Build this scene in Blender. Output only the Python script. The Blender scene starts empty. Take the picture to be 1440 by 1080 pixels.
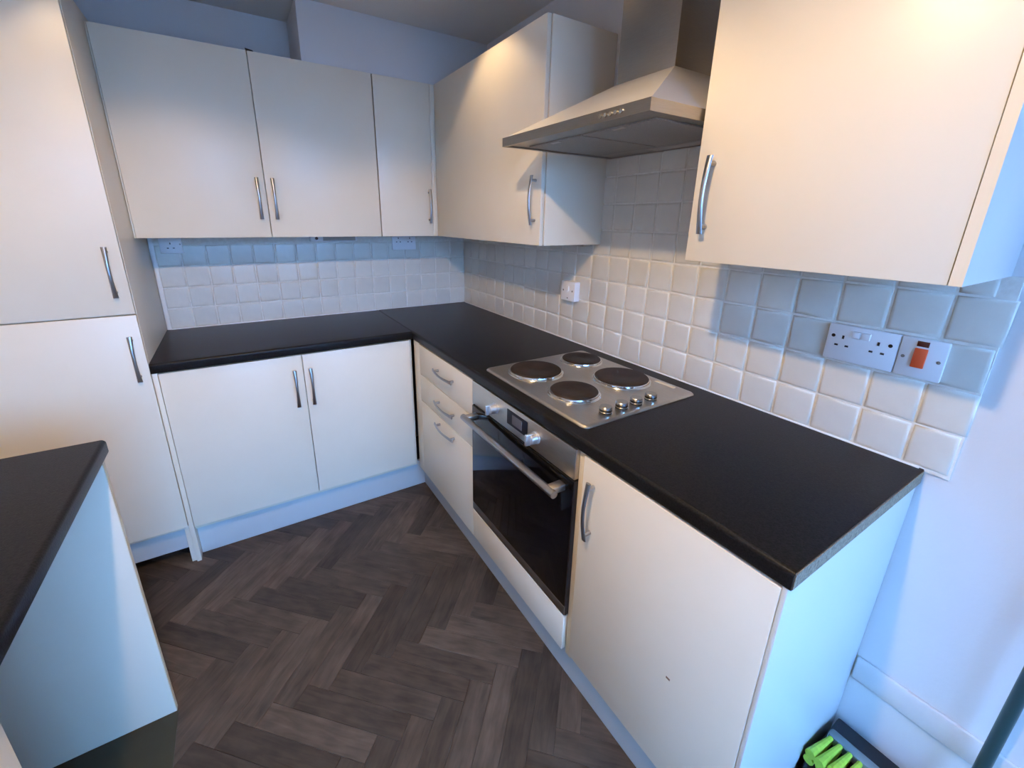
import bpy, bmesh, math, random
from mathutils import Vector, Matrix

random.seed(7)
scene = bpy.context.scene
COL = scene.collection

# ------------------------------------------------------------------ camera
R = [[0.8523210744981047, -0.5228388546050229, 0.013722903544938075],
     [0.1440663813245748, 0.25991521103091597, 0.954824047061445],
     [-0.502785902485778, -0.8118396486930542, 0.2968547137431032]]
cam_d = bpy.data.cameras.new('camera')
cam = bpy.data.objects.new('camera', cam_d)
COL.objects.link(cam)
cam_d.sensor_width = 36.0
cam_d.lens = 597.49 / 1440 * 36
cam_d.shift_x = (720 - 705.70) / 1440
cam_d.shift_y = -(540 - 494.20) / 1440
cam_d.clip_start = 0.02
M4 = Matrix(R).transposed().to_4x4()
M4.translation = Vector((-1.2819, -2.5519, 1.4441))
cam.matrix_world = M4
scene.camera = cam

# ------------------------------------------------------------------ world, daylight, exposure
world = bpy.data.worlds.new('world')
scene.world = world
world.use_nodes = True
bg = world.node_tree.nodes['Background']
bg.inputs[0].default_value = (0.19, 0.46, 1.0, 1)      # even blue sky
bg.inputs[1].default_value = 27

ROOM_X0, ROOM_Y0, CEIL = -2.25, -4.30, 2.315
WIN = (-1.75, -0.12, 0.45, 2.08)      # window opening in the wall behind the camera: x0, x1, z0, z1

day = bpy.data.lights.new('window_front_offscreen', 'AREA')
day.shape = 'RECTANGLE'
day.size = WIN[1] - WIN[0]
day.size_y = WIN[3] - WIN[2]
day.cycles.is_portal = True      # guides the sky light through the window opening
day_o = bpy.data.objects.new('window_front_offscreen', day)
COL.objects.link(day_o)
day_o.location = ((WIN[0] + WIN[1]) / 2, ROOM_Y0 - 0.16, (WIN[2] + WIN[3]) / 2)
day_o.rotation_euler = (math.radians(90), 0, 0)

scene.view_settings.view_transform = 'Standard'
scene.view_settings.look = 'None'
scene.view_settings.gamma = 1
scene.view_settings.exposure = 0.14
scene.view_settings.use_curve_mapping = False

# ------------------------------------------------------------------ materials
def mat(name, col, rough=0.5, metal=0.0, spec=0.5, noise=None, bump=None, coat=0.0, rnd=None, stretch=None):
    """noise=(scale, other colour, amount); bump=(scale, strength); rnd = per-object tone spread"""
    m = bpy.data.materials.new(name)
    m.use_nodes = True
    nt = m.node_tree
    b = nt.nodes['Principled BSDF']
    b.inputs['Base Color'].default_value = (*col, 1)
    b.inputs['Roughness'].default_value = rough
    b.inputs['Metallic'].default_value = metal
    b.inputs['Specular IOR Level'].default_value = spec
    b.inputs['Coat Weight'].default_value = coat
    tc = nt.nodes.new('ShaderNodeTexCoord')
    vec = tc.outputs['Object']
    if stretch:
        mp = nt.nodes.new('ShaderNodeMapping')
        mp.inputs['Scale'].default_value = stretch
        nt.links.new(vec, mp.inputs[0])
        vec = mp.outputs[0]
    out = None
    if noise:
        n = nt.nodes.new('ShaderNodeTexNoise')
        n.inputs['Scale'].default_value = noise[0]
        n.inputs['Detail'].default_value = 6
        nt.links.new(vec, n.inputs['Vector'])
        mx = nt.nodes.new('ShaderNodeMix')
        mx.data_type = 'RGBA'
        mr = nt.nodes.new('ShaderNodeMapRange')
        mr.inputs[1].default_value = 0.35
        mr.inputs[2].default_value = 0.72
        mr.inputs[4].default_value = noise[2]
        nt.links.new(n.outputs[0], mr.inputs[0])
        nt.links.new(mr.outputs[0], mx.inputs[0])
        mx.inputs[6].default_value = (*col, 1)
        mx.inputs[7].default_value = (*noise[1], 1)
        out = mx.outputs[2]
    if rnd:
        oi = nt.nodes.new('ShaderNodeObjectInfo')
        mr2 = nt.nodes.new('ShaderNodeMapRange')
        mr2.inputs[3].default_value = 1 - rnd
        mr2.inputs[4].default_value = 1 + rnd
        nt.links.new(oi.outputs['Random'], mr2.inputs[0])
        hs = nt.nodes.new('ShaderNodeHueSaturation')
        nt.links.new(mr2.outputs[0], hs.inputs['Value'])
        if out:
            nt.links.new(out, hs.inputs['Color'])
        else:
            hs.inputs['Color'].default_value = (*col, 1)
        out = hs.outputs[0]
    if out:
        nt.links.new(out, b.inputs['Base Color'])
    if bump:
        n2 = nt.nodes.new('ShaderNodeTexNoise')
        n2.inputs['Scale'].default_value = bump[0]
        n2.inputs['Detail'].default_value = 4
        nt.links.new(vec, n2.inputs['Vector'])
        bp = nt.nodes.new('ShaderNodeBump')
        bp.inputs['Strength'].default_value = bump[1]
        bp.inputs['Distance'].default_value = 0.01
        nt.links.new(n2.outputs[0], bp.inputs['Height'])
        nt.links.new(bp.outputs[0], b.inputs['Normal'])
    return m

CREAM = mat('cream_laminate', (0.80, 0.715, 0.58), 0.34, noise=(9, (0.78, 0.69, 0.55), 0.6), bump=(14, 0.012))
CREAM_EDGE = mat('cream_edging', (0.74, 0.60, 0.40), 0.45)
CARCASS = mat('carcass_board', (0.76, 0.66, 0.51), 0.45)
PALE = mat('pale_grey_board', (0.60, 0.62, 0.62), 0.38, noise=(3, (0.57, 0.59, 0.59), 0.5))
PLINTH = mat('pale_grey_plinth_board', (0.54, 0.57, 0.58), 0.40, noise=(3, (0.51, 0.54, 0.55), 0.5))
TOP = mat('black_laminate', (0.006, 0.006, 0.006), 0.30, spec=0.13, noise=(260, (0.019, 0.018, 0.017), 0.9), bump=(320, 0.06))
CHIP = mat('raw_chipboard', (0.30, 0.23, 0.16), 0.85, noise=(160, (0.16, 0.12, 0.08), 1.0), bump=(200, 0.4))
STEEL = mat('brushed_steel', (0.60, 0.54, 0.47), 0.33, 1.0, noise=(30, (0.46, 0.43, 0.39), 0.8), stretch=(30, 1, 30))
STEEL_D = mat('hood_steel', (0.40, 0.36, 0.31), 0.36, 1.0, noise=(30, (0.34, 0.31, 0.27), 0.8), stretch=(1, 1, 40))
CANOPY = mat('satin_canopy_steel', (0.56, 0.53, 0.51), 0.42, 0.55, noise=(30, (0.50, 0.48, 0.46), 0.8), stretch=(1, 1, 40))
FILTER = mat('filter_mesh', (0.40, 0.37, 0.33), 0.55, 0.6, noise=(500, (0.28, 0.26, 0.23), 1.0))
NICKEL = mat('satin_nickel', (0.40, 0.39, 0.39), 0.28, 1.0)
SATIN = mat('satin_silver', (0.62, 0.62, 0.63), 0.34, 0.8)
CHROME = mat('chrome', (0.75, 0.74, 0.72), 0.15, 1.0)
IRON = mat('cast_iron_plate', (0.014, 0.010, 0.008), 0.55, spec=0.3, noise=(20, (0.036, 0.020, 0.014), 0.9), bump=(60, 0.1))
BLACK = mat('black_plastic', (0.012, 0.012, 0.013), 0.4)
GLASS_BLK = mat('black_oven_glass', (0.003, 0.003, 0.004), 0.06, spec=0.30)
DISPLAY = mat('dark_navy_display', (0.012, 0.016, 0.024), 0.5, spec=0.2)
SCREEN = mat('display_grey', (0.10, 0.10, 0.11), 0.45)
TILE = mat('cream_tile', (0.69, 0.655, 0.585), 0.30, noise=(14, (0.63, 0.60, 0.54), 0.9), bump=(22, 0.16), rnd=0.045)
GROUT = mat('pale_grout', (0.80, 0.78, 0.73), 0.9, noise=(60, (0.66, 0.63, 0.57), 0.7), bump=(120, 0.2))
PAINT = mat('white_wall_paint', (0.68, 0.68, 0.69), 0.8, noise=(2.5, (0.645, 0.645, 0.655), 0.7), bump=(90, 0.05))
CEILP = mat('ceiling_paint', (0.74, 0.71, 0.66), 0.9, bump=(70, 0.04))
PVC = mat('white_plastic', (0.84, 0.84, 0.86), 0.3)
SEAL = mat('white_sealant', (0.86, 0.86, 0.85), 0.4)
ORANGE = mat('orange_rocker', (0.85, 0.10, 0.025), 0.35)
NEON = mat('dark_red_neon', (0.09, 0.012, 0.008), 0.2)
SCREW = mat('screw_head', (0.30, 0.29, 0.28), 0.4, 1.0)
FLOORD = mat('dark_subfloor', (0.010, 0.010, 0.012), 0.75, noise=(20, (0.03, 0.028, 0.028), 0.8))
LINO = mat('dark_olive_lino', (0.050, 0.049, 0.030), 0.6, spec=0.2, noise=(6, (0.034, 0.034, 0.024), 0.9))
BROWN = mat('brown_strip', (0.22, 0.13, 0.08), 0.6)
DIRT = mat('black_dirty_skirting', (0.010, 0.010, 0.011), 0.7, noise=(60, (0.06, 0.05, 0.045), 0.6))
BRISTLE = mat('lime_bristle', (0.42, 0.58, 0.05), 0.6, noise=(60, (0.28, 0.42, 0.03), 0.9))
BROOMH = mat('slate_plastic', (0.075, 0.09, 0.095), 0.5)
POLE = mat('dark_green_metal', (0.02, 0.045, 0.045), 0.35)
FRAME = mat('white_upvc', (0.82, 0.83, 0.85), 0.3)
LENS = mat('grey_diffuser', (0.42, 0.39, 0.35), 0.5)
GLASS = mat('window_glass', (1, 1, 1), 0.0)
GLASS.node_tree.nodes['Principled BSDF'].inputs['Transmission Weight'].default_value = 1.0
GLASS.node_tree.nodes['Principled BSDF'].inputs['IOR'].default_value = 1.02
LAMP = bpy.data.materials.new('warm_lamp_face')
LAMP.use_nodes = True
lb = LAMP.node_tree.nodes['Principled BSDF']
lb.inputs['Emission Color'].default_value = (1.0, 0.72, 0.42, 1)
lb.inputs['Emission Strength'].default_value = 12

def wood_mat():
    m = bpy.data.materials.new('dark_oak_plank')
    m.use_nodes = True
    nt = m.node_tree
    N, Lk = nt.nodes.new, nt.links.new
    b = nt.nodes['Principled BSDF']
    tc = N('ShaderNodeTexCoord')
    oi = N('ShaderNodeObjectInfo')
    add = N('ShaderNodeVectorMath'); add.operation = 'ADD'
    sc = N('ShaderNodeVectorMath'); sc.operation = 'SCALE'
    cmb = N('ShaderNodeCombineXYZ')
    Lk(oi.outputs['Random'], cmb.inputs[0]); Lk(oi.outputs['Random'], cmb.inputs[1])
    Lk(cmb.outputs[0], sc.inputs[0]); sc.inputs[3].default_value = 37.0
    Lk(tc.outputs['Object'], add.inputs[0]); Lk(sc.outputs[0], add.inputs[1])
    mp = N('ShaderNodeMapping'); mp.inputs['Scale'].default_value = (5, 42, 5)
    Lk(add.outputs[0], mp.inputs[0])
    n1 = N('ShaderNodeTexNoise'); n1.inputs['Scale'].default_value = 1.6; n1.inputs['Detail'].default_value = 8
    n1.inputs['Distortion'].default_value = 0.8
    Lk(mp.outputs[0], n1.inputs['Vector'])
    mp2 = N('ShaderNodeMapping'); mp2.inputs['Scale'].default_value = (5, 9, 5)
    Lk(add.outputs[0], mp2.inputs[0])
    n2 = N('ShaderNodeTexNoise'); n2.inputs['Scale'].default_value = 2.0; n2.inputs['Detail'].default_value = 3
    Lk(mp2.outputs[0], n2.inputs['Vector'])
    cr = N('ShaderNodeValToRGB')
    cr.color_ramp.elements[0].position = 0.25; cr.color_ramp.elements[0].color = (0.023, 0.0165, 0.0115, 1)
    cr.color_ramp.elements[1].position = 0.78; cr.color_ramp.elements[1].color = (0.124, 0.091, 0.066, 1)
    mix = N('ShaderNodeMath'); mix.operation = 'MULTIPLY_ADD'
    Lk(n2.outputs[0], mix.inputs[0]); mix.inputs[1].default_value = 0.55
    half = N('ShaderNodeMath'); half.operation = 'MULTIPLY'; half.inputs[1].default_value = 0.48
    Lk(n1.outputs[0], half.inputs[0]); Lk(half.outputs[0], mix.inputs[2])
    Lk(mix.outputs[0], cr.inputs[0])
    mr = N('ShaderNodeMapRange'); mr.inputs[3].default_value = 0.62; mr.inputs[4].default_value = 1.36
    Lk(oi.outputs['Random'], mr.inputs[0])
    hs = N('ShaderNodeHueSaturation')
    Lk(cr.outputs[0], hs.inputs['Color']); Lk(mr.outputs[0], hs.inputs['Value'])
    Lk(hs.outputs[0], b.inputs['Base Color'])
    b.inputs['Roughness'].default_value = 0.52
    b.inputs['Specular IOR Level'].default_value = 0.28
    bp = N('ShaderNodeBump'); bp.inputs['Strength'].default_value = 0.12; bp.inputs['Distance'].default_value = 0.004
    Lk(n1.outputs[0], bp.inputs['Height']); Lk(bp.outputs[0], b.inputs['Normal'])
    return m
WOOD = wood_mat()

# ------------------------------------------------------------------ mesh helpers
def finish(name, bm, material, parent=None, smooth=False, loc=None):
    me = bpy.data.meshes.new(name)
    bmesh.ops.recalc_face_normals(bm, faces=bm.faces)
    if smooth:
        for f in bm.faces:
            f.smooth = True
    bm.to_mesh(me)
    bm.free()
    if smooth:
        try:
            me.set_sharp_from_angle(angle=math.radians(35))
        except Exception:
            pass
    me.materials.append(material)
    return link(name, me, parent, loc)

def link(name, me, parent=None, loc=None, mtx=None):
    o = bpy.data.objects.new(name, me)
    COL.objects.link(o)
    if parent is not None:
        o.parent = parent
    base = Vector(parent.location) if (parent is not None and parent.parent is None and parent.type == 'EMPTY') else Vector((0, 0, 0))
    if mtx is not None:
        mm = mtx.copy()
        mm.translation = mm.translation - base
        o.matrix_basis = mm
    else:
        o.location = (Vector(loc) if loc else Vector((0, 0, 0))) - base
    return o

def add_box(bm, x0, x1, y0, y1, z0, z1, bev=0.0, seg=2):
    x0, x1 = min(x0, x1), max(x0, x1); y0, y1 = min(y0, y1), max(y0, y1); z0, z1 = min(z0, z1), max(z0, z1)
    r = bmesh.ops.create_cube(bm, size=1)
    vs = r['verts']
    for v in vs:
        v.co = Vector(((x0 + x1) / 2 + v.co.x * (x1 - x0), (y0 + y1) / 2 + v.co.y * (y1 - y0), (z0 + z1) / 2 + v.co.z * (z1 - z0)))
    if bev > 0:
        es = list({e for v in vs for e in v.link_edges})
        bmesh.ops.bevel(bm, geom=es, offset=bev, segments=seg, affect='EDGES', profile=0.5)

def box(name, b, material, parent=None, bev=0.0012, seg=2):
    bm = bmesh.new()
    add_box(bm, *b, bev=bev, seg=seg)
    return finish(name, bm, material, parent, smooth=bev > 0)

def add_cyl(bm, c, axis, r0, r1, h, n=24):
    """from point c along axis by h, radius r0 to r1"""
    ax = Vector(axis).normalized()
    q = Vector((0, 0, 1)).rotation_difference(ax).to_matrix().to_4x4()
    q.translation = Vector(c) + ax * h / 2
    bmesh.ops.create_cone(bm, cap_ends=True, segments=n, radius1=r0, radius2=r1, depth=h, matrix=q)

def add_lathe(bm, c, axis, prof, n=40):
    """prof: list of (radius, height along axis)"""
    ax = Vector(axis).normalized()
    q = Vector((0, 0, 1)).rotation_difference(ax).to_matrix()
    rings = []
    for r, h in prof:
        if r < 1e-6:
            rings.append([bm.verts.new(Vector(c) + q @ Vector((0, 0, h)))])
        else:
            rings.append([bm.verts.new(Vector(c) + q @ Vector((r * math.cos(2 * math.pi * k / n), r * math.sin(2 * math.pi * k / n), h))) for k in range(n)])
    for a, b in zip(rings, rings[1:]):
        for k in range(n):
            l = (k + 1) % n
            if len(a) == 1 and len(b) == 1:
                continue
            if len(a) == 1:
                bm.faces.new((a[0], b[k], b[l]))
            elif len(b) == 1:
                bm.faces.new((a[k], a[l], b[0]))
            else:
                bm.faces.new((a[k], a[l], b[l], b[k]))

def add_prism(bm, poly, axis, a, b):
    """extrude a 2D polygon along axis ('x','y','z') from a to b; polygon gives the two other coordinates in order"""
    def P(u, v, w):
        return {'x': (w, u, v), 'y': (u, w, v), 'z': (u, v, w)}[axis]
    lo = [bm.verts.new(P(u, v, a)) for u, v in poly]
    hi = [bm.verts.new(P(u, v, b)) for u, v in poly]
    bm.faces.new(lo); bm.faces.new(hi)
    n = len(poly)
    for i in range(n):
        j = (i + 1) % n
        bm.faces.new((lo[i], lo[j], hi[j], hi[i]))

def thing(name, label, cat, loc, group=None):
    o = bpy.data.objects.new(name, None)
    COL.objects.link(o)
    o.empty_display_size = 0.05
    o.location = loc
    return tag(o, label, cat, group)

def tag(o, label, cat, group=None):
    o['label'] = label
    o['category'] = cat
    if group:
        o['group'] = group
    return o

def struct(o, label=None):
    o['kind'] = 'structure'
    if label:
        o['label'] = label
    return o

# bow handle, along +Z, projecting along -Y, base at y=0
def handle_mesh(L=0.172, proj=0.030):
    bm = bmesh.new()
    n = 18
    rings = []
    for i in range(n + 1):
        t = i / n
        z = (t - 0.5) * L
        y = -proj * (0.62 + 0.38 * math.sin(math.pi * t)) 
        w = 0.0052 + 0.0028 * abs(2 * t - 1) ** 1.6
        th = 0.0040
        ring = []
        for k in range(10):
            a = 2 * math.pi * k / 10
            ring.append(bm.verts.new((w * math.cos(a), y + th * math.sin(a), z)))
        rings.append(ring)
    for a, b in zip(rings, rings[1:]):
        for k in range(10):
            l = (k + 1) % 10
            bm.faces.new((a[k], a[l], b[l], b[k]))
    bm.faces.new(rings[0]); bm.faces.new(rings[-1])
    for s in (-1, 1):
        z = s * L * 0.40
        t = z / L + 0.5
        y = -proj * (0.62 + 0.38 * math.sin(math.pi * t))
        add_cyl(bm, (0, 0.0004, z), (0, -1, 0), 0.0058, 0.0048, -y, 14)
    bmesh.ops.recalc_face_normals(bm, faces=bm.faces)
    for f in bm.faces:
        f.smooth = True
    me = bpy.data.meshes.new('handle')
    bm.to_mesh(me); bm.free()
    me.set_sharp_from_angle(angle=math.radians(40))
    me.materials.append(NICKEL)
    return me
HANDLE = handle_mesh()
HANDLE_D = handle_mesh(0.190)
ROT_BACK = Matrix.Identity(4)                             # faces -y
ROT_RIGHT = Matrix.Rotation(math.radians(-90), 4, 'Z')    # faces -x
ROT_DRAWER = ROT_RIGHT @ Matrix.Rotation(math.radians(90), 4, 'Y')

def put_handle(parent, pos, rot, me=None):
    m = rot.copy()
    m.translation = Vector(pos)
    return link('handle', me or HANDLE, parent, mtx=m)

# ------------------------------------------------------------------ floor
fl = struct(box('floor', (ROOM_X0, 0.02, ROOM_Y0, 0.02, -0.12, -0.003), FLOORD, bev=0), 'dark floor under the herringbone planks')

W, L = 0.072, 0.360
E1 = Vector((math.cos(-math.pi / 4), math.sin(-math.pi / 4))); E2 = Vector((-E1.y, E1.x))
ORG = Vector((-1.331, -0.932))
CLIP = (-2.20, -0.50, -3.05, -0.40)

def clip_poly(poly, rect):
    x0, x1, y0, y1 = rect
    def half(p, ins, cut):
        r = []
        for i in range(len(p)):
            a, b = p[i], p[(i + 1) % len(p)]
            if ins(a):
                r.append(a)
            if ins(a) != ins(b):
                r.append(cut(a, b))
        return r
    def cx(c): return lambda a, b: a + (b - a) * ((c - a.x) / (b.x - a.x))
    def cy(c): return lambda a, b: a + (b - a) * ((c - a.y) / (b.y - a.y))
    for ins, cut in ((lambda p: p.x >= x0, cx(x0)), (lambda p: p.x <= x1, cx(x1)), (lambda p: p.y >= y0, cy(y0)), (lambda p: p.y <= y1, cy(y1))):
        poly = half(poly, ins, cut)
        if len(poly) < 3:
            return []
    return poly

def plank_mesh(pts):
    bm = bmesh.new()
    c = sum(pts, Vector((0, 0))) / len(pts)
    lo = [bm.verts.new((p.x, p.y, -0.0032)) for p in pts]
    mid = [bm.verts.new((p.x, p.y, -0.0006)) for p in pts]
    hi = []
    for p in pts:
        d = (c - p)
        hi.append(bm.verts.new((p.x + 0.0010 * (1 if d.x > 0 else -1), p.y + 0.0010 * (1 if d.y > 0 else -1), 0.0)))
    n = len(pts)
    bm.faces.new(hi)
    for i in range(n):
        j = (i + 1) % n
        bm.faces.new((lo[i], lo[j], mid[j], mid[i]))
        bm.faces.new((mid[i], mid[j], hi[j], hi[i]))
    me = bpy.data.meshes.new('plank')
    bmesh.ops.recalc_face_normals(bm, faces=bm.faces)
    bm.to_mesh(me); bm.free()
    me.materials.append(WOOD)
    return me

G = 0.0004
full = [Vector((G, G)), Vector((L - G, G)), Vector((L - G, W - G)), Vector((G, W - G))]
PLANK = plank_mesh(full)
nplank = 0
for s in range(-8, 9):
    for k in range(-60, 61):
        for kind in (0, 1):
            if kind == 0:
                o2 = Vector((k * W + s * L, k * W - s * L)); ang = -math.pi / 4
                org = ORG + E1 * o2.x + E2 * o2.y
            else:
                # vertical plank: local x runs along E2
                o2 = Vector((k * W + L + W + s * L, k * W + W - L - s * L)); ang = math.pi / 4
                org = ORG + E1 * o2.x + E2 * o2.y
            ca, sa = math.cos(ang), math.sin(ang)
            def tw(p): return org + Vector((ca * p.x - sa * p.y, sa * p.x + ca * p.y))
            wp = [tw(p) for p in full]
            cl = clip_poly(wp, CLIP)
            if not cl:
                continue
            cen = sum(wp, Vector((0, 0))) / 4
            if cen.x < -1.78 and cen.y < -1.42:      # the bare strip under the left worktop has no planks
                continue
            area = abs(sum(cl[i].x * cl[(i + 1) % len(cl)].y - cl[(i + 1) % len(cl)].x * cl[i].y for i in range(len(cl)))) / 2
            if area < 2e-4:
                continue
            if len(cl) == 4 and area > L * W * 0.97:
                me = PLANK
            else:
                def tl(p):
                    d = p - org
                    return Vector((ca * d.x + sa * d.y, -sa * d.x + ca * d.y))
                me = plank_mesh([tl(p) for p in cl])
            m = Matrix.Rotation(ang, 4, 'Z'); m.translation = (org.x, org.y, 0)
            link('plank', me, fl, mtx=m)
            nplank += 1
print('planks', nplank)

# ------------------------------------------------------------------ walls and ceiling
wb = struct(box('wall_back', (ROOM_X0 - 0.1, 0.1, 0.0, 0.12, -0.12, CEIL + 0.1), PAINT, bev=0), 'white painted back wall with cream tiles above the worktop')
wr = struct(box('wall_right', (0.0, 0.12, ROOM_Y0 - 0.1, 0.12, -0.12, CEIL + 0.1), PAINT, bev=0), 'white painted wall with cream tiles behind the hob')
struct(box('wall_left', (ROOM_X0 - 0.12, ROOM_X0, ROOM_Y0 - 0.1, 0.12, -0.12, CEIL + 0.1), PAINT, bev=0), 'white painted wall behind the sink-side worktop')
bm = bmesh.new()
for b in ((ROOM_X0 - 0.1, WIN[0], ROOM_Y0 - 0.12, ROOM_Y0, -0.12, CEIL + 0.1), (WIN[1], 0.1, ROOM_Y0 - 0.12, ROOM_Y0, -0.12, CEIL + 0.1),
          (WIN[0], WIN[1], ROOM_Y0 - 0.12, ROOM_Y0, -0.12, WIN[2]), (WIN[0], WIN[1], ROOM_Y0 - 0.12, ROOM_Y0, WIN[3], CEIL + 0.1)):
    add_box(bm, *b)
struct(finish('wall_front', bm, PAINT), 'white painted wall with the window')
struct(box('ceiling', (ROOM_X0 - 0.1, 0.1, ROOM_Y0 - 0.1, 0.1, CEIL, CEIL + 0.1), CEILP, bev=0), 'plain off-white ceiling')
struct(box('trim_1', (-0.918, 0.0, -0.294, 0.0, 2.0835, CEIL), PAINT, bev=0.002), 'white boxing above the wall cabinets')
w1 = bpy.data.objects.new('window_1', None); COL.objects.link(w1)
w1.location = ((WIN[0] + WIN[1]) / 2, ROOM_Y0 - 0.06, WIN[2]); struct(w1, 'white framed window')
bm = bmesh.new()
t = 0.055
ya, yb = ROOM_Y0 - 0.09, ROOM_Y0 - 0.03
xm = (WIN[0] + WIN[1]) / 2
for b in ((WIN[0], WIN[0] + t, ya, yb, WIN[2], WIN[3]), (WIN[1] - t, WIN[1], ya, yb, WIN[2], WIN[3]), (xm - t / 2, xm + t / 2, ya, yb, WIN[2], WIN[3]),
          (WIN[0], WIN[1], ya, yb, WIN[2], WIN[2] + t), (WIN[0], WIN[1], ya, yb, WIN[3] - t, WIN[3])):
    add_box(bm, *b, bev=0.004)
finish('window_frame', bm, FRAME, w1)
for xa, xb in ((WIN[0] + t, xm - t / 2), (xm + t / 2, WIN[1] - t)):
    box('pane', (xa, xb, ROOM_Y0 - 0.064, ROOM_Y0 - 0.06, WIN[2] + t, WIN[3] - t), GLASS, w1, bev=0)

# outside the window: unseen ground and garden wall, added to cut off low sky light
GROUND = mat('grey_paving', (0.075, 0.068, 0.060), 0.9, noise=(3, (0.05, 0.046, 0.04), 0.8))
GWALL = mat('weathered_render', (0.22, 0.20, 0.18), 0.9, noise=(4, (0.15, 0.14, 0.13), 0.8))
struct(box('ground', (-30, 30, -40, ROOM_Y0 - 0.12, -0.40, -0.15), GROUND, bev=0), 'grey paved ground added outside the window, below the sky light')
struct(box('added_garden_wall', (-14, 12, -9.2, -9.0, -0.15, 1.75), GWALL, bev=0.01), 'weathered garden wall added outside the window to hide the low sky')

# right wall below the tiles: painted trim board and black skirting
struct(box('trim_2', (-0.012, 0.0, -4.2, -2.338, 0.262, 0.335), PAINT, bev=0.005), 'white painted trim board low on the wall')
struct(box('baseboard_right', (-0.012, 0.0, -4.2, -2.338, -0.003, 0.042), DIRT, bev=0.003), 'black scuffed strip at the foot of the wall')

# ------------------------------------------------------------------ tiles (one object each)
P_T = 0.0992
TZ0 = 0.9115
def tile_mesh(w, h, seed, corners=None):
    """tile in local u (0..w), v (0..h), thickness along n (out of wall = +n). pillow edge, slightly uneven outline"""
    rnd = random.Random(seed)
    j = 0.0011
    pts = corners or [(0, 0), (w, 0), (w, h), (0, h)]
    pts = [(u + rnd.uniform(-j, j), v + rnd.uniform(-j, j)) for u, v in pts]
    cu = sum(p[0] for p in pts) / len(pts); cv = sum(p[1] for p in pts) / len(pts)
    bm = bmesh.new()
    rings = []
    for ins, d in ((0.0, 0.0), (0.0006, 0.0042), (0.003, 0.0064), (0.008, 0.0070)):
        ring = []
        for u, v in pts:
            du, dv = cu - u, cv - v
            ring.append(bm.verts.new((u + min(ins, abs(du)) * (1 if du > 0 else -1), v + min(ins, abs(dv)) * (1 if dv > 0 else -1), d + rnd.uniform(-0.0004, 0.0004) * (d > 0))))
        rings.append(ring)
    n = len(pts)
    for a, b in zip(rings, rings[1:]):
        for i in range(n):
            k = (i + 1) % n
            bm.faces.new((a[i], a[k], b[k], b[i]))
    bm.faces.new(rings[-1])
    bmesh.ops.recalc_face_normals(bm, faces=bm.faces)
    for f in bm.faces:
        f.smooth = True
    me = bpy.data.meshes.new('tile')
    bm.to_mesh(me); bm.free()
    me.materials.append(TILE)
    return me
GAP = 0.0042
TW = P_T - GAP
VAR = [tile_mesh(TW, TW, 100 + i) for i in range(8)]
# local (u, v, n) -> back wall: u=+x, v=+z, n=-y ; right wall: u=-y, v=+z, n=-x
MB = Matrix(((1, 0, 0, 0), (0, 0, -1, 0), (0, 1, 0, 0), (0, 0, 0, 1)))
MR = Matrix(((0, 0, -1, 0), (-1, 0, 0, 0), (0, 1, 0, 0), (0, 0, 0, 1)))
ntile = 0
def lay(wall, M, u0, u1, v0, v1, pos, seed):
    global ntile
    w, h = u1 - u0 - GAP, v1 - v0 - GAP
    if w < 0.008 or h < 0.008:
        return
    me = VAR[seed % 8] if abs(w - TW) < 1e-5 and abs(h - TW) < 1e-5 else tile_mesh(w, h, seed)
    m = M.copy(); m.translation = Vector(pos)
    link('tile', me, wall, mtx=m); ntile += 1
FACE = 0.003     # grout bed proud of the wall
def cuts(a, b, first, p):
    xs = [a]; x = first
    while x < a + 0.012: x += p
    while x < b - 0.012:
        xs.append(x); x += p
    xs.append(b)
    return xs
sd = 0
# back wall, x from -1.6 to 0
us = cuts(-1.598, -0.006, -1.598 + 0.0985, P_T)
ROWS = [TZ0 + k * P_T for k in range(5)]
for i in range(len(us) - 1):
    for k in range(4):
        sd += 1
        lay(wb, MB, us[i], us[i + 1], ROWS[k], ROWS[k + 1], (us[i] + GAP / 2, -FACE, ROWS[k] + GAP / 2), sd)
# right wall, y from 0 to -2.383 (u = -y)
us = cuts(0.008, 2.383, 2.2964 - 22 * P_T, P_T)
for i in range(len(us) - 1):
    mid = (us[i] + us[i + 1]) / 2
    top = 9 if 1.24 < mid < 1.87 else 5
    for k in range(top):
        v0, v1 = TZ0 + k * P_T, TZ0 + (k + 1) * P_T
        if k == 4 and top == 5:
            v1 = 1.3515
        if top == 9 and k == 4 and (us[i] < 1.24 or us[i + 1] > 1.86):
            pass
        # sockets stand on the tiles; the tile run ends in a ragged cut edge
        u1 = us[i + 1]
        if i == len(us) - 2:
            u1 -= (0.004, 0.0, 0.002, -0.004, 0.03)[min(k, 4)]
        sd += 1
        lay(wr, MR, us[i], u1, v0, v1, (-FACE, -us[i] - GAP / 2, v0 + GAP / 2), sd)
print('tiles', ntile)
o = box('grout', (-1.606, 0.0, -FACE - 0.0032, 0.0, 0.905, 1.352), GROUT, wb, bev=0)
bm = bmesh.new()
add_box(bm, -FACE - 0.0032, 0.0, -2.380, 0.0, 0.905, 1.352)
add_box(bm, -FACE - 0.0032, 0.0, -1.856, -1.246, 1.350, 1.81)
finish('grout', bm, GROUT, wr)
o = box('sealant', (-1.612, -1.594, -0.012, -0.001, 0.909, 1.34), SEAL, wb, bev=0.004)

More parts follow.
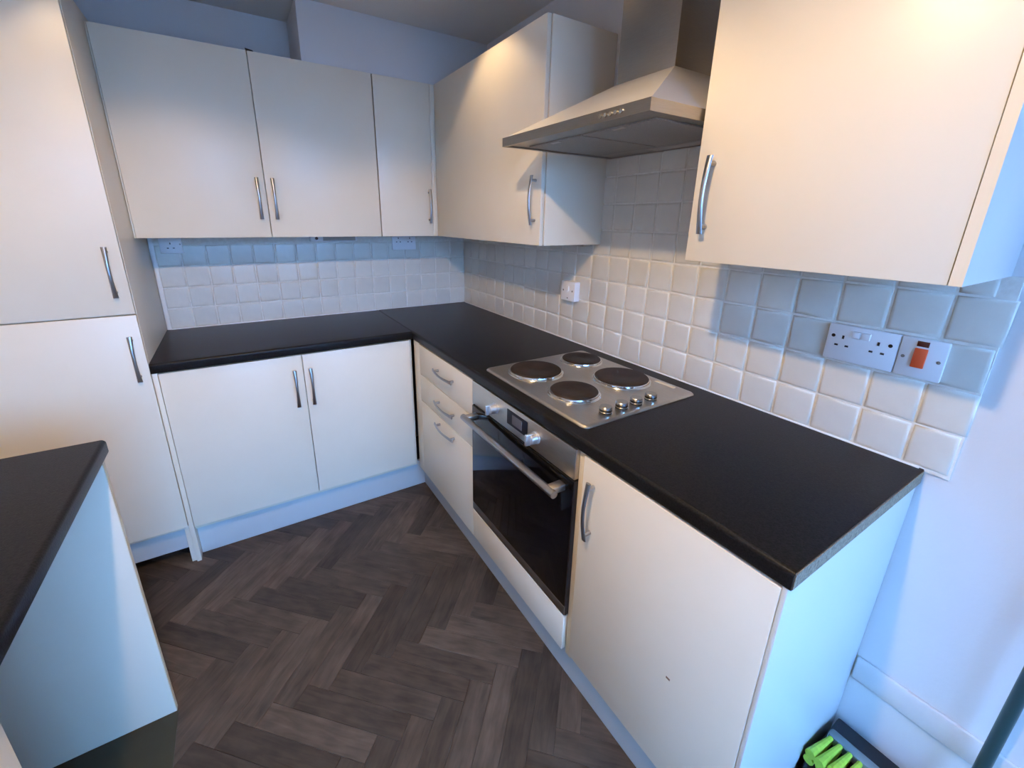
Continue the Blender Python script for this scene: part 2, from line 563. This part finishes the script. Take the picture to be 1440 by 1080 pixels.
# ------------------------------------------------------------------ worktops
ZT, ZU = 0.910, 0.872
def nosed(bm, axis, a, b, front, back, sgn):
    """worktop slab with rounded front edge. axis: run direction; front/back coordinates of the other horizontal axis; sgn = direction of front"""
    r = 0.010
    poly = []
    for i in range(7):
        an = math.pi / 2 * i / 6
        poly.append((front - sgn * r + sgn * r * math.sin(an), ZT - r + r * math.cos(an)))
    for i in range(5):
        an = math.pi / 2 * i / 4
        q = 0.006
        poly.append((front - sgn * q + sgn * q * math.cos(an), ZU + q - q * math.sin(an)))
    poly += [(back, ZU), (back, ZT)]
    add_prism(bm, poly, axis, a, b)

bm = bmesh.new(); nosed(bm, 'x', -1.614, -0.5945, -0.599, -0.0065, -1)
wt = finish('worktop', bm, TOP, None, smooth=True)
tag(wt, 'black worktop on the two-door base cabinet beside the tall unit', 'worktop')
box('sealant', (-1.60, -0.60, -0.013, -0.0065, 0.909, 0.9145), SEAL, wt, bev=0.002)['label'] = 'white sealant bead'
bm = bmesh.new(); nosed(bm, 'y', -2.338, -0.0065, -0.593, -0.0065, -1)
wt2 = finish('worktop', bm, TOP, None, smooth=True)
tag(wt2, 'long black worktop holding the hob, with a raw chipboard end', 'worktop')
box('sealant', (-0.013, -0.0065, -2.33, -0.02, 0.909, 0.9135), SEAL, wt2, bev=0.002)['label'] = 'white sealant bead'
box('end_edge', (-0.588, -0.007, -2.3395, -2.3375, ZU + 0.003, ZT - 0.0035), CHIP, wt2, bev=0)['label'] = 'bare chipboard end'
bm = bmesh.new(); nosed(bm, 'y', -3.30, -1.240, -1.6215, ROOM_X0 + 0.003, 1)
wt3 = finish('worktop', bm, TOP, None, smooth=True)
tag(wt3, 'black worktop over the open appliance gap, facing the tall unit', 'worktop')
box('end_edge', (ROOM_X0 + 0.01, -1.632, -1.2415, -1.2385, ZU + 0.004, ZT - 0.006), TOP, wt3, bev=0)

# ------------------------------------------------------------------ doors
def door(parent, b, hpos, rot, me=None, name='door', m=CREAM):
    d = box(name, b, m, parent, bev=0.0018)
    if hpos:
        put_handle(d, hpos, rot, me)
    return d

# tall unit in the corner
XT = -1.614
t = thing('tall_cabinet', 'tall cream two-door unit at the end of the worktop, reaching near the ceiling', 'cabinet', (-1.92, -0.30, 0))
box('body', (-2.235, XT - 0.0185, -0.580, -0.004, 0.17, 2.10), CARCASS, t, bev=0)
box('side_panel', (XT - 0.018, XT, -0.580, -0.003, 0.0, 2.112), CREAM, t)
door(t, (-2.215, XT - 0.001, -0.601, -0.5815, 1.104, 2.112), (-1.652, -0.601, 1.252), ROT_BACK)
door(t, (-2.215, XT - 0.001, -0.601, -0.5815, 0.190, 1.099), (-1.645, -0.601, 0.940), ROT_BACK)
box('plinth', (-2.235, XT - 0.0185, -0.548, -0.530, 0.055, 0.185), PLINTH, t)

# base cabinet on back wall
t = thing('base_cabinet', 'cream base cabinet with a pair of doors beside the tall unit', 'cabinet', (-1.10, -0.30, 0))
box('body', (-1.5965, -0.592, -0.570, -0.010, 0.15, 0.872), CARCASS, t, bev=0)
box('end_panel', (-1.6135, -1.5970, -0.591, -0.010, 0.0, 0.8715), CREAM, t)
door(t, (-1.5955, -1.0985, -0.590, -0.572, 0.172, 0.866), (-1.134, -0.590, 0.718), ROT_BACK)
door(t, (-1.0955, -0.607, -0.590, -0.572, 0.172, 0.866), (-1.070, -0.590, 0.718), ROT_BACK)
box('plinth', (-1.5965, -0.526, -0.540, -0.522, 0.0, 0.150), PLINTH, t)['label'] = 'pale grey plinth'

# drawer unit
t = thing('drawer_unit', 'cream three-drawer unit between the corner and the oven', 'drawers', (-0.30, -0.93, 0))
box('body', (-0.570, -0.010, -1.228, -0.600, 0.15, 0.872), CARCASS, t, bev=0)
box('corner_filler', (-0.586, -0.568, -0.672, -0.5945, 0.15, 0.868), CREAM, t)
for z0, z1, hz in ((0.7165, 0.866, 0.803), (0.5785, 0.7130, 0.650), (0.160, 0.5750, 0.540)):
    door(t, (-0.590, -0.572, -1.226, -0.675, z0, z1), (-0.590, -0.980, hz), ROT_DRAWER, HANDLE_D, name='drawer')

# oven housing: panel below the oven and the slim fillers beside it
t = thing('oven_housing', 'cream oven housing with a plain panel below the oven', 'cabinet', (-0.30, -1.53, 0))
box('body', (-0.560, -0.010, -1.815, -1.232, 0.15, 0.270), CARCASS, t, bev=0)
box('lower_panel', (-0.592, -0.570, -1.815, -1.2285, 0.165, 0.296), CREAM, t, bev=0.003)
box('side_filler', (-0.578, -0.020, -1.841, -1.8175, 0.15, 0.870), CREAM_EDGE, t)

# oven
t = thing('oven', 'built-in electric oven with black glass door and steel control panel', 'oven', (-0.30, -1.53, 0.30))
Y0, Y1 = -1.8165, -1.2300
box('body', (-0.565, -0.03, -1.806, -1.240, 0.300, 0.868), BLACK, t, bev=0)
cp = box('control_panel', (-0.592, -0.566, Y0, Y1, 0.776, 0.868), STEEL, t, bev=0.002)
for yk in (-1.402, -1.640):
    bm = bmesh.new()
    add_lathe(bm, (-0.591, yk, 0.822), (-1, 0, 0), [(0.0, 0), (0.020, 0), (0.020, 0.004), (0.0175, 0.006), (0.0165, 0.024), (0.014, 0.027), (0, 0.027)])
    add_box(bm, -0.632, -0.600, yk - 0.0045, yk + 0.0045, 0.804, 0.840, bev=0.002)
    finish('knob', bm, SATIN, cp, smooth=True)
dp = box('display', (-0.5935, -0.590, -1.595, -1.478, 0.800, 0.852), DISPLAY, cp, bev=0.001)
box('screen', (-0.5945, -0.593, -1.566, -1.510, 0.810, 0.843), SCREEN, cp, bev=0)
dr = box('oven_door', (-0.590, -0.566, Y0, Y1, 0.303, 0.770), BLACK, t, bev=0.002)
box('glass', (-0.5935, -0.589, Y0 + 0.001, Y1 - 0.001, 0.338, 0.768), GLASS_BLK, dr, bev=0.001)
box('door_trim', (-0.5935, -0.589, Y0 + 0.001, Y1 - 0.001, 0.304, 0.336), STEEL_D, dr, bev=0.001)
bm = bmesh.new()
add_cyl(bm, (-0.640, -1.795, 0.735), (0, 1, 0), 0.0115, 0.0115, 0.550, 24)
finish('door_handle', bm, CHROME if False else NICKEL, dr, smooth=True)
for yk in (-1.772, -1.268):
    box('handle_bracket', (-0.638, -0.592, yk - 0.014, yk + 0.014, 0.727, 0.747), STEEL, dr, bev=0.003)

# right base cabinet with end panel
t = thing('base_cabinet', 'cream single-door base cabinet between the oven and the pale end panel', 'cabinet', (-0.30, -2.08, 0))
box('body', (-0.570, -0.010, -2.3245, -1.843, 0.15, 0.872), CARCASS, t, bev=0)
d = door(t, (-0.590, -0.572, -2.3245, -1.846, 0.178, 0.866), (-0.590, -1.887, 0.728), ROT_RIGHT)
box('chip_mark', (-0.5906, -0.589, -2.168, -2.158, 0.462, 0.467), BROWN, d, bev=0)['label'] = 'small brown chip'
ep = box('end_panel', (-0.589, -0.003, -2.334, -2.3252, 0.0, 0.8715), PALE)
tag(ep, 'pale panel closing the end of the base units by the white wall', 'panel')
t = box('plinth_board', (-0.540, -0.522, -2.3248, -0.541, 0.0, 0.150), PLINTH)
tag(t, 'pale grey plinth board running under the drawers, oven and single-door base cabinet', 'plinth')

# ------------------------------------------------------------------ hob
t = thing('hob', 'steel electric hob with four solid plates and four knobs', 'hob', (-0.313, -1.530, 0.91))
bm = bmesh.new()
HX0, HX1, HY0, HY1 = -0.553, -0.076, -1.802, -1.256
prof = [(0.0, 0.9095), (0.0, 0.9125), (0.004, 0.9165), (0.010, 0.9175), (0.016, 0.9150)]
rings = []
def rrect(x0, x1, y0, y1, r, n=6):
    pts = []
    for cx, cy, a0 in ((x1 - r, y1 - r, 0), (x0 + r, y1 - r, 90), (x0 + r, y0 + r, 180), (x1 - r, y0 + r, 270)):
        for i in range(n + 1):
            a = math.radians(a0 + 90 * i / n)
            pts.append((cx + r * math.cos(a), cy + r * math.sin(a)))
    return pts
for ins, z in prof:
    rings.append([bm.verts.new((x, y, z)) for x, y in rrect(HX0 + ins, HX1 - ins, HY0 + ins, HY1 - ins, max(0.020 - ins * 0.6, 0.006))])
for a, b in zip(rings, rings[1:]):
    for i in range(len(a)):
        k = (i + 1) % len(a)
        bm.faces.new((a[i], a[k], b[k], b[i]))
bm.faces.new(rings[-1]); bm.faces.new(rings[0])
finish('top_plate', bm, STEEL, t, smooth=True)
for x, y, r in ((-0.408, -1.378, 0.092), (-0.176, -1.362, 0.0745), (-0.192, -1.588, 0.092), (-0.418, -1.600, 0.0770)):
    bm = bmesh.new()
    add_lathe(bm, (x, y, 0.9145), (0, 0, 1), [(r + 0.010, 0), (r + 0.008, 0.003), (r + 0.004, 0.0045), (r + 0.003, 0.009), (r - 0.001, 0.010), (r - 0.002, 0.002)], 48)
    ring = finish('plate_ring', bm, CHROME, t, smooth=True)
    bm = bmesh.new()
    add_lathe(bm, (x, y, 0.9145), (0, 0, 1), [(r, 0.002), (r, 0.011), (r - 0.003, 0.0135), (r * 0.62, 0.0135), (r * 0.60, 0.0128), (r * 0.34, 0.0128), (r * 0.30, 0.0115), (0, 0.0115)], 48)
    finish('hot_plate', bm, IRON, t, smooth=True)
for x in (-0.434, -0.369, -0.307, -0.242):
    bm = bmesh.new()
    add_lathe(bm, (x, -1.757, 0.915), (0, 0, 1), [(0.0, 0), (0.0185, 0), (0.0180, 0.014), (0.0175, 0.014)], 32)
    k = finish('knob', bm, BLACK, t, smooth=True)
    bm = bmesh.new()
    add_lathe(bm, (x, -1.757, 0.915), (0, 0, 1), [(0.0184, 0.013), (0.0184, 0.018), (0.0165, 0.0205), (0, 0.0205)], 32)
    finish('knob_cap', bm, NICKEL, k, smooth=True)
    bm = bmesh.new()
    add_lathe(bm, (x, -1.757, 0.915), (0, 0, 1), [(0.0187, 0.004), (0.0187, 0.007), (0.018, 0.0072)], 32)
    finish('knob_band', bm, CHROME, k, smooth=True)
bm = bmesh.new(); add_box(bm, -0.105, -0.090, -1.735, -1.66, 0.9150, 0.9165, bev=0.0006)
finish('rating_plate', bm, CREAM_EDGE, t)

# ------------------------------------------------------------------ hood
t = thing('cooker_hood', 'steel chimney cooker hood over the hob', 'hood', (-0.25, -1.555, 1.667))
A0, A1, XF = -1.856, -1.262, -0.492
ZB, ZR = 1.668, 1.694
bm = bmesh.new()
outer = [(XF, A0), (-0.004, A0), (-0.004, A1), (XF, A1)]
inner = [(XF + 0.012, A0 + 0.012), (-0.016, A0 + 0.012), (-0.016, A1 - 0.012), (XF + 0.012, A1 - 0.012)]
q = [[bm.verts.new((x, y, z)) for x, y in loop] for loop, z in ((outer, ZR), (outer, ZB), (inner, ZB), (inner, ZR))]
for a in range(4):
    for i in range(4):
        k = (i + 1) % 4
        bm.faces.new((q[a][i], q[a][k], q[(a + 1) % 4][k], q[(a + 1) % 4][i]))
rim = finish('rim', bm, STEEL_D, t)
box('underside', (XF + 0.010, -0.005, A0 + 0.010, A1 - 0.010, ZB + 0.004, ZB + 0.010), STEEL_D, t, bev=0)
CX0, CA0, CA1, ZC = -0.205, -1.672, -1.462, 1.842
bm = bmesh.new()
lo = [(XF + 0.001, A0 + 0.001), (-0.004, A0 + 0.001), (-0.004, A1 - 0.001), (XF + 0.001, A1 - 0.001)]
hi = [(CX0 - 0.003, CA0 - 0.003), (-0.004, CA0 - 0.003), (-0.004, CA1 + 0.003), (CX0 - 0.003, CA1 + 0.003)]
rows = [[bm.verts.new((x, y, ZR - 0.002)) for x, y in lo], [bm.verts.new((x, y, ZC)) for x, y in hi]]
for i in range(4):
    k = (i + 1) % 4
    bm.faces.new((rows[0][i], rows[0][k], rows[1][k], rows[1][i]))
bm.faces.new(rows[0]); bm.faces.new(rows[1])
finish('canopy', bm, CANOPY, t)
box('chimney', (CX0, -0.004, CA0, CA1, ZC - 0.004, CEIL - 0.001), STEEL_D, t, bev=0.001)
ym = (A0 + A1) / 2
for ya, yb in ((A0 + 0.045, ym - 0.004), (ym + 0.004, A1 - 0.045)):
    f = box('grease_filter', (XF + 0.075, -0.105, ya, yb, ZB - 0.0005, ZB + 0.005), FILTER, t, bev=0.001)
    box('filter_latch', (XF + 0.080, XF + 0.092, (ya + yb) / 2 - 0.02, (ya + yb) / 2 + 0.02, ZB - 0.0015, ZB), STEEL, f, bev=0)
box('lamp_cover', (-0.085, -0.035, -1.80, -1.50, ZB - 0.0005, ZB + 0.005), LENS, t, bev=0.001)
for i in range(5):
    yk = -1.775 + i * 0.0165
    bm = bmesh.new()
    add_cyl(bm, (XF + 0.001, yk, 1.681), (-1, 0, 0), 0.0052, 0.0046, 0.005, 16)
    finish('button', bm, CHROME, t, smooth=True)

# ------------------------------------------------------------------ wall cabinets
ZW0, ZW1 = 1.352, 2.081
XW = -0.3155
t = thing('wall_cabinet', 'cream two-door wall cabinet next to the tall unit', 'cabinet', (-1.12, -0.15, ZW0))
box('body', (XT + 0.001, -0.6245, -0.286, -0.002, ZW0 + 0.001, ZW1), CARCASS, t, bev=0.001)
box('filler', (XT + 0.001, -1.6075, -0.300, -0.284, ZW0, ZW1), CREAM, t)
d1 = door(t, (-1.6060, -1.1265, -0.3065, -0.288, ZW0, ZW1), (-1.156, -0.3065, 1.516), ROT_BACK)
door(t, (-1.1235, -0.6260, -0.3065, -0.288, ZW0, ZW1), (-1.095, -0.3065, 1.516), ROT_BACK)
bm = bmesh.new()
add_prism(bm, [(-1.123, ZW1 - 0.001), (-1.096, ZW1 - 0.001), (-1.102, ZW1 + 0.006), (-1.128, ZW1 + 0.010)], 'y', -0.300, -0.292)
finish('hinge_cover', bm, BLACK, t)['label'] = 'small black clip on the cabinet top'
t = thing('wall_cabinet', 'narrow cream single-door wall cabinet in the corner', 'cabinet', (-0.45, -0.15, ZW0))
box('body', (-0.6235, -0.003, -0.286, -0.002, ZW0 + 0.001, ZW1), CARCASS, t, bev=0.001)
door(t, (-0.6210, -0.340, -0.3065, -0.288, ZW0, ZW1), (-0.360, -0.3065, 1.504), ROT_BACK)
box('filler', (-0.3385, -0.3120, -0.3045, -0.287, ZW0, ZW1), CREAM, t)
t = thing('wall_cabinet', 'cream single-door wall cabinet between the corner and the cooker hood', 'cabinet', (-0.15, -0.78, ZW0))
box('body', (-0.2955, -0.002, -1.2425, -0.288, ZW0 + 0.001, ZW1), CARCASS, t, bev=0.001)
box('side_panel', (-0.2950, -0.0075, -1.2445, -1.2420, ZW0, ZW1), CREAM, t, bev=0.0008)
door(t, (XW, -0.2985, -1.2420, -0.3100, ZW0, ZW1), (XW, -1.208, 1.511), ROT_RIGHT)
box('light_strip', (-0.060, -0.012, -1.20, -0.93, ZW0 - 0.010, ZW0 + 0.0015), LENS, t, bev=0.001)
t = thing('wall_cabinet', 'large cream wall cabinet on the other side of the cooker hood, above the sockets', 'cabinet', (-0.15, -2.10, ZW0))
box('body', (-0.2955, -0.002, -2.3440, -1.862, ZW0 + 0.001, ZW1), CARCASS, t, bev=0.001)
door(t, (XW, -0.2975, -2.3442, -1.8620, ZW0, ZW1), (XW, -1.904, 1.503), ROT_RIGHT)
box('end_panel', (XW, -0.002, -2.3620, -2.3450, ZW0, ZW1), PALE, t)['label'] = 'pale end panel'
box('end_panel_edge', (XW - 0.0008, XW + 0.0005, -2.3615, -2.3455, ZW0 + 0.0003, ZW1), CREAM, t, bev=0)
box('light_strip', (-0.030, -0.008, -2.31, -2.02, ZW0 - 0.010, ZW0 + 0.001), BROWN, t, bev=0.001)['label'] = 'brown strip under the cabinet'

# ------------------------------------------------------------------ sockets and switches
def disc(bm, c, n, r, d=0.0012):
    add_cyl(bm, c, n, r, r, d, 14)

def plate(name, label, cat, wall, u0, u1, z0, z1, depth, marks, group=None):
    """wall 'b' (u=x, facing -y) or 'r' (u=y, facing -x)"""
    off = FACE + 0.005
    if wall == 'b':
        P = lambda u, z, d: (u, -off - d, z); n = (0, -1, 0); base = ((u0 + u1) / 2, -off, z0)
        B = lambda a, b, c, d, e, f: (a, b, -off - f, -off - e, c, d)
    else:
        P = lambda u, z, d: (-off - d, u, z); n = (-1, 0, 0); base = (-off, (u0 + u1) / 2, z0)
        B = lambda a, b, c, d, e, f: (-off - f, -off - e, a, b, c, d)
    t = thing(name, label, cat, base, group)
    box('faceplate', B(u0, u1, z0, z1, 0, depth), PVC, t, bev=0.0025)
    for kind, u, z, w, h, m in marks:
        if kind == 'slot':
            box('pin_hole', B(u - w / 2, u + w / 2, z - h / 2, z + h / 2, depth - 0.002, depth + 0.0004), m, t, bev=0)
        elif kind == 'screw':
            bm = bmesh.new(); disc(bm, P(u, z, depth - 0.0008), n, w)
            finish('screw', bm, m, t, smooth=True)
        elif kind == 'rocker':
            box('rocker', B(u - w / 2, u + w / 2, z - h / 2, z + h / 2, depth - 0.002, depth + 0.0045), m, t, bev=0.0015)
        elif kind == 'neon':
            box('neon', B(u - w / 2, u + w / 2, z - h / 2, z + h / 2, depth - 0.002, depth + 0.0015), m, t, bev=0.0005)
    return t

def uk(u, z, s=1):
    return [('slot', u, z + 0.011, 0.0045, 0.0085, BLACK), ('slot', u - 0.011, z - 0.010, 0.0075, 0.0045, BLACK), ('slot', u + 0.011, z - 0.010, 0.0075, 0.0045, BLACK)]

zc = 1.160
plate('double_socket', 'white double socket with two switches, next to the cooker switch', 'socket', 'r', -2.2345, -2.0930, 1.1155, 1.2055, 0.010,
      uk(-2.1275, zc + 0.004) + uk(-2.1985, zc + 0.004) + [('screw', -2.1065, zc + 0.016, 0.0042, 0, BLACK), ('screw', -2.2205, zc + 0.016, 0.0042, 0, BLACK),
      ('rocker', -2.1530, zc + 0.026, 0.016, 0.017, PVC), ('rocker', -2.1730, zc + 0.026, 0.016, 0.017, PVC)])
plate('cooker_switch', 'white cooker switch with an orange rocker', 'switch', 'r', -2.3160, -2.2365, 1.1155, 1.2055, 0.010,
      [('rocker', -2.2740, zc + 0.002, 0.022, 0.044, ORANGE), ('neon', -2.2740, zc + 0.034, 0.020, 0.012, NEON), ('screw', -2.2460, zc, 0.0036, 0, SCREW), ('screw', -2.3060, zc, 0.0036, 0, SCREW)])
plate('single_socket', 'white surface-mounted single socket on the tiles beyond the hob', 'socket', 'r', -1.142, -1.052, 1.100, 1.186, 0.032,
      [('slot', -1.097, 1.112, 0.006, 0.0045, BLACK), ('screw', -1.067, 1.145, 0.0042, 0, SCREW), ('screw', -1.127, 1.145, 0.0042, 0, SCREW), ('rocker', -1.097, 1.155, 0.016, 0.022, PVC)])
plate('single_socket', 'white single socket on the tiles beside the tall unit', 'socket', 'b', -1.572, -1.486, 1.270, 1.350, 0.012,
      uk(-1.531, 1.305) + [('screw', -1.494, 1.312, 0.0036, 0, SCREW)])
plate('double_socket', 'white double socket tucked under the narrow corner wall cabinet', 'socket', 'b', -0.482, -0.338, 1.262, 1.350, 0.012,
      uk(-0.445, 1.318) + uk(-0.375, 1.318))
t = thing('cabinet_light', 'slim strip light under the two-door wall cabinet', 'light', (-0.81, -0.03, 1.316))
box('housing', (-0.930, -0.690, -0.052, -0.012, 1.318, 1.3535), PVC, t, bev=0.003)
box('diffuser', (-0.868, -0.700, -0.055, -0.050, 1.321, 1.345), LENS, t, bev=0.001)
bm = bmesh.new(); disc(bm, (-0.900, -0.0515, 1.334), (0, -1, 0), 0.008, 0.002)
finish('switch_button', bm, NEON, t, smooth=True)

# ------------------------------------------------------------------ left run: open appliance gap and cabinet
t = thing('support_panel', 'cream panel holding up the worktop beside the open appliance gap', 'panel', (-1.93, -1.265, 0))
box('board', (ROOM_X0 + 0.004, -1.6330, -1.268, -1.250, 0.0, 0.8725), CREAM, t)
box('front_edge', (-1.6335, -1.6315, -1.2675, -1.2505, 0.001, 0.872), CREAM_EDGE, t, bev=0)
lino = box('lino_strip', (ROOM_X0 + 0.004, -1.628, -1.872, -1.2685, -0.0025, 0.0020), LINO, bev=0)
tag(lino, 'dark olive lino strip in the open appliance gap', 'lino')
t = thing('base_cabinet', 'cream base cabinet under the worktop, across the appliance gap from the support panel', 'cabinet', (-1.93, -2.4, 0))
box('body', (ROOM_X0 + 0.004, -1.655, -3.29, -1.876, 0.15, 0.872), CARCASS, t, bev=0)
m = Matrix.Rotation(math.radians(90), 4, 'Z')
for ya, yb, yh in ((-2.372, -1.876, -2.33), (-2.872, -2.376, -2.42)):
    door(t, (-1.653, -1.635, ya, yb, 0.172, 0.866), (-1.635, yh, 0.72), m)
box('plinth', (-1.705, -1.687, -3.29, -1.88, 0.0, 0.150), PLINTH, t)

# ------------------------------------------------------------------ dustpan and brush
DY0, DY1, DH = -2.640, -2.346, 0.130
t = thing('dustpan', 'dark upright dustpan with a long dark green pole, standing by the white wall', 'dustpan', (-0.15, -2.49, 0))
bm = bmesh.new()
add_prism(bm, [(-0.030, 0.0), (-0.030, DH), (-0.215, DH), (-0.235, DH - 0.012), (-0.290, 0.006), (-0.290, 0.0)], 'y', DY0, DY1)
bmesh.ops.bevel(bm, geom=list(bm.edges), offset=0.004, segments=2, affect='EDGES', profile=0.5)
finish('pan', bm, mat('near_black_plastic', (0.010, 0.012, 0.016), 0.5, spec=0.3), t, smooth=True)
bm = bmesh.new()
add_cyl(bm, (-0.050, -2.583, DH - 0.01), (0.026, 0.0, 1.0), 0.0115, 0.0115, 0.95, 18)
finish('pole', bm, POLE, t, smooth=True)
bm = bmesh.new()
add_cyl(bm, (-0.050, -2.583, DH - 0.012), (0.026, 0.0, 1.0), 0.018, 0.014, 0.06, 18)
finish('pole_socket', bm, BLACK, t, smooth=True)
t = thing('hand_brush', 'slate grey brush with lime green bristles lying on the dustpan', 'brush', (-0.12, -2.49, DH))
box('head', (-0.128, -0.100, -2.625, -2.352, DH, DH + 0.030), mat('slate_grey_plastic', (0.15, 0.18, 0.19), 0.5), t, bev=0.007)
rb = random.Random(3)
for i in range(13):
    for jz in (0, 1):
        f = i / 12
        y0 = -2.362 - f * 0.252
        p0 = Vector((-0.124, y0, DH + 0.010 + 0.011 * jz))
        p1 = Vector((-0.222 + rb.uniform(-0.006, 0.006), y0 + (0.5 - f) * 0.020 + rb.uniform(-0.003, 0.003), DH + 0.012 + 0.020 * jz))
        axd = p1 - p0
        q = Vector((0, 0, 1)).rotation_difference(axd.normalized()).to_matrix().to_4x4()
        q.translation = (p0 + p1) / 2
        bm = bmesh.new()
        bmesh.ops.create_cone(bm, cap_ends=True, segments=9, radius1=0.0055, radius2=0.0118, depth=axd.length, matrix=q)
        finish('bristle_tuft', bm, BRISTLE, t, smooth=True)

# ------------------------------------------------------------------ ceiling downlights
def downlight(key, x, y, w, cone, label, tilt=(0, 0)):
    t = thing('downlight', label, 'light', (x, y, CEIL - 0.006))
    bm = bmesh.new()
    add_lathe(bm, (x, y, CEIL), (0, 0, -1), [(0.044, 0.0), (0.043, 0.004), (0.036, 0.006), (0.031, 0.003), (0.029, 0.0005)], 32)
    finish('trim_ring', bm, CHROME, t, smooth=True)
    bm = bmesh.new()
    add_lathe(bm, (x, y, CEIL), (0, 0, -1), [(0.029, 0.0008), (0.0, 0.0008)], 32)
    finish('lamp_face_%s_offscreen' % key, bm, LAMP, t)
    s = bpy.data.lights.new('downlight_%s_offscreen' % key, 'SPOT')
    s.energy = w
    s.color = (1.0, 0.72, 0.41)
    s.spot_size = math.radians(cone)
    s.spot_blend = 0.35
    s.shadow_soft_size = 0.03
    so = bpy.data.objects.new('downlight_%s_offscreen' % key, s)
    COL.objects.link(so)
    so.location = (x, y, CEIL - 0.012)
    so.rotation_euler = (math.radians(tilt[0]), math.radians(tilt[1]), 0)
downlight('corner', -0.52, -0.92, 9, 100, 'recessed ceiling downlight in front of the wall cabinet by the hood')
downlight('hood', -0.56, -1.62, 8, 84, 'recessed ceiling downlight in front of the cooker hood')
downlight('tall_unit', -1.60, -0.98, 10, 118, 'recessed ceiling downlight in front of the tall unit', (0, -8))
downlight('middle', -1.42, -2.20, 84, 156, 'recessed ceiling downlight over the middle of the floor')
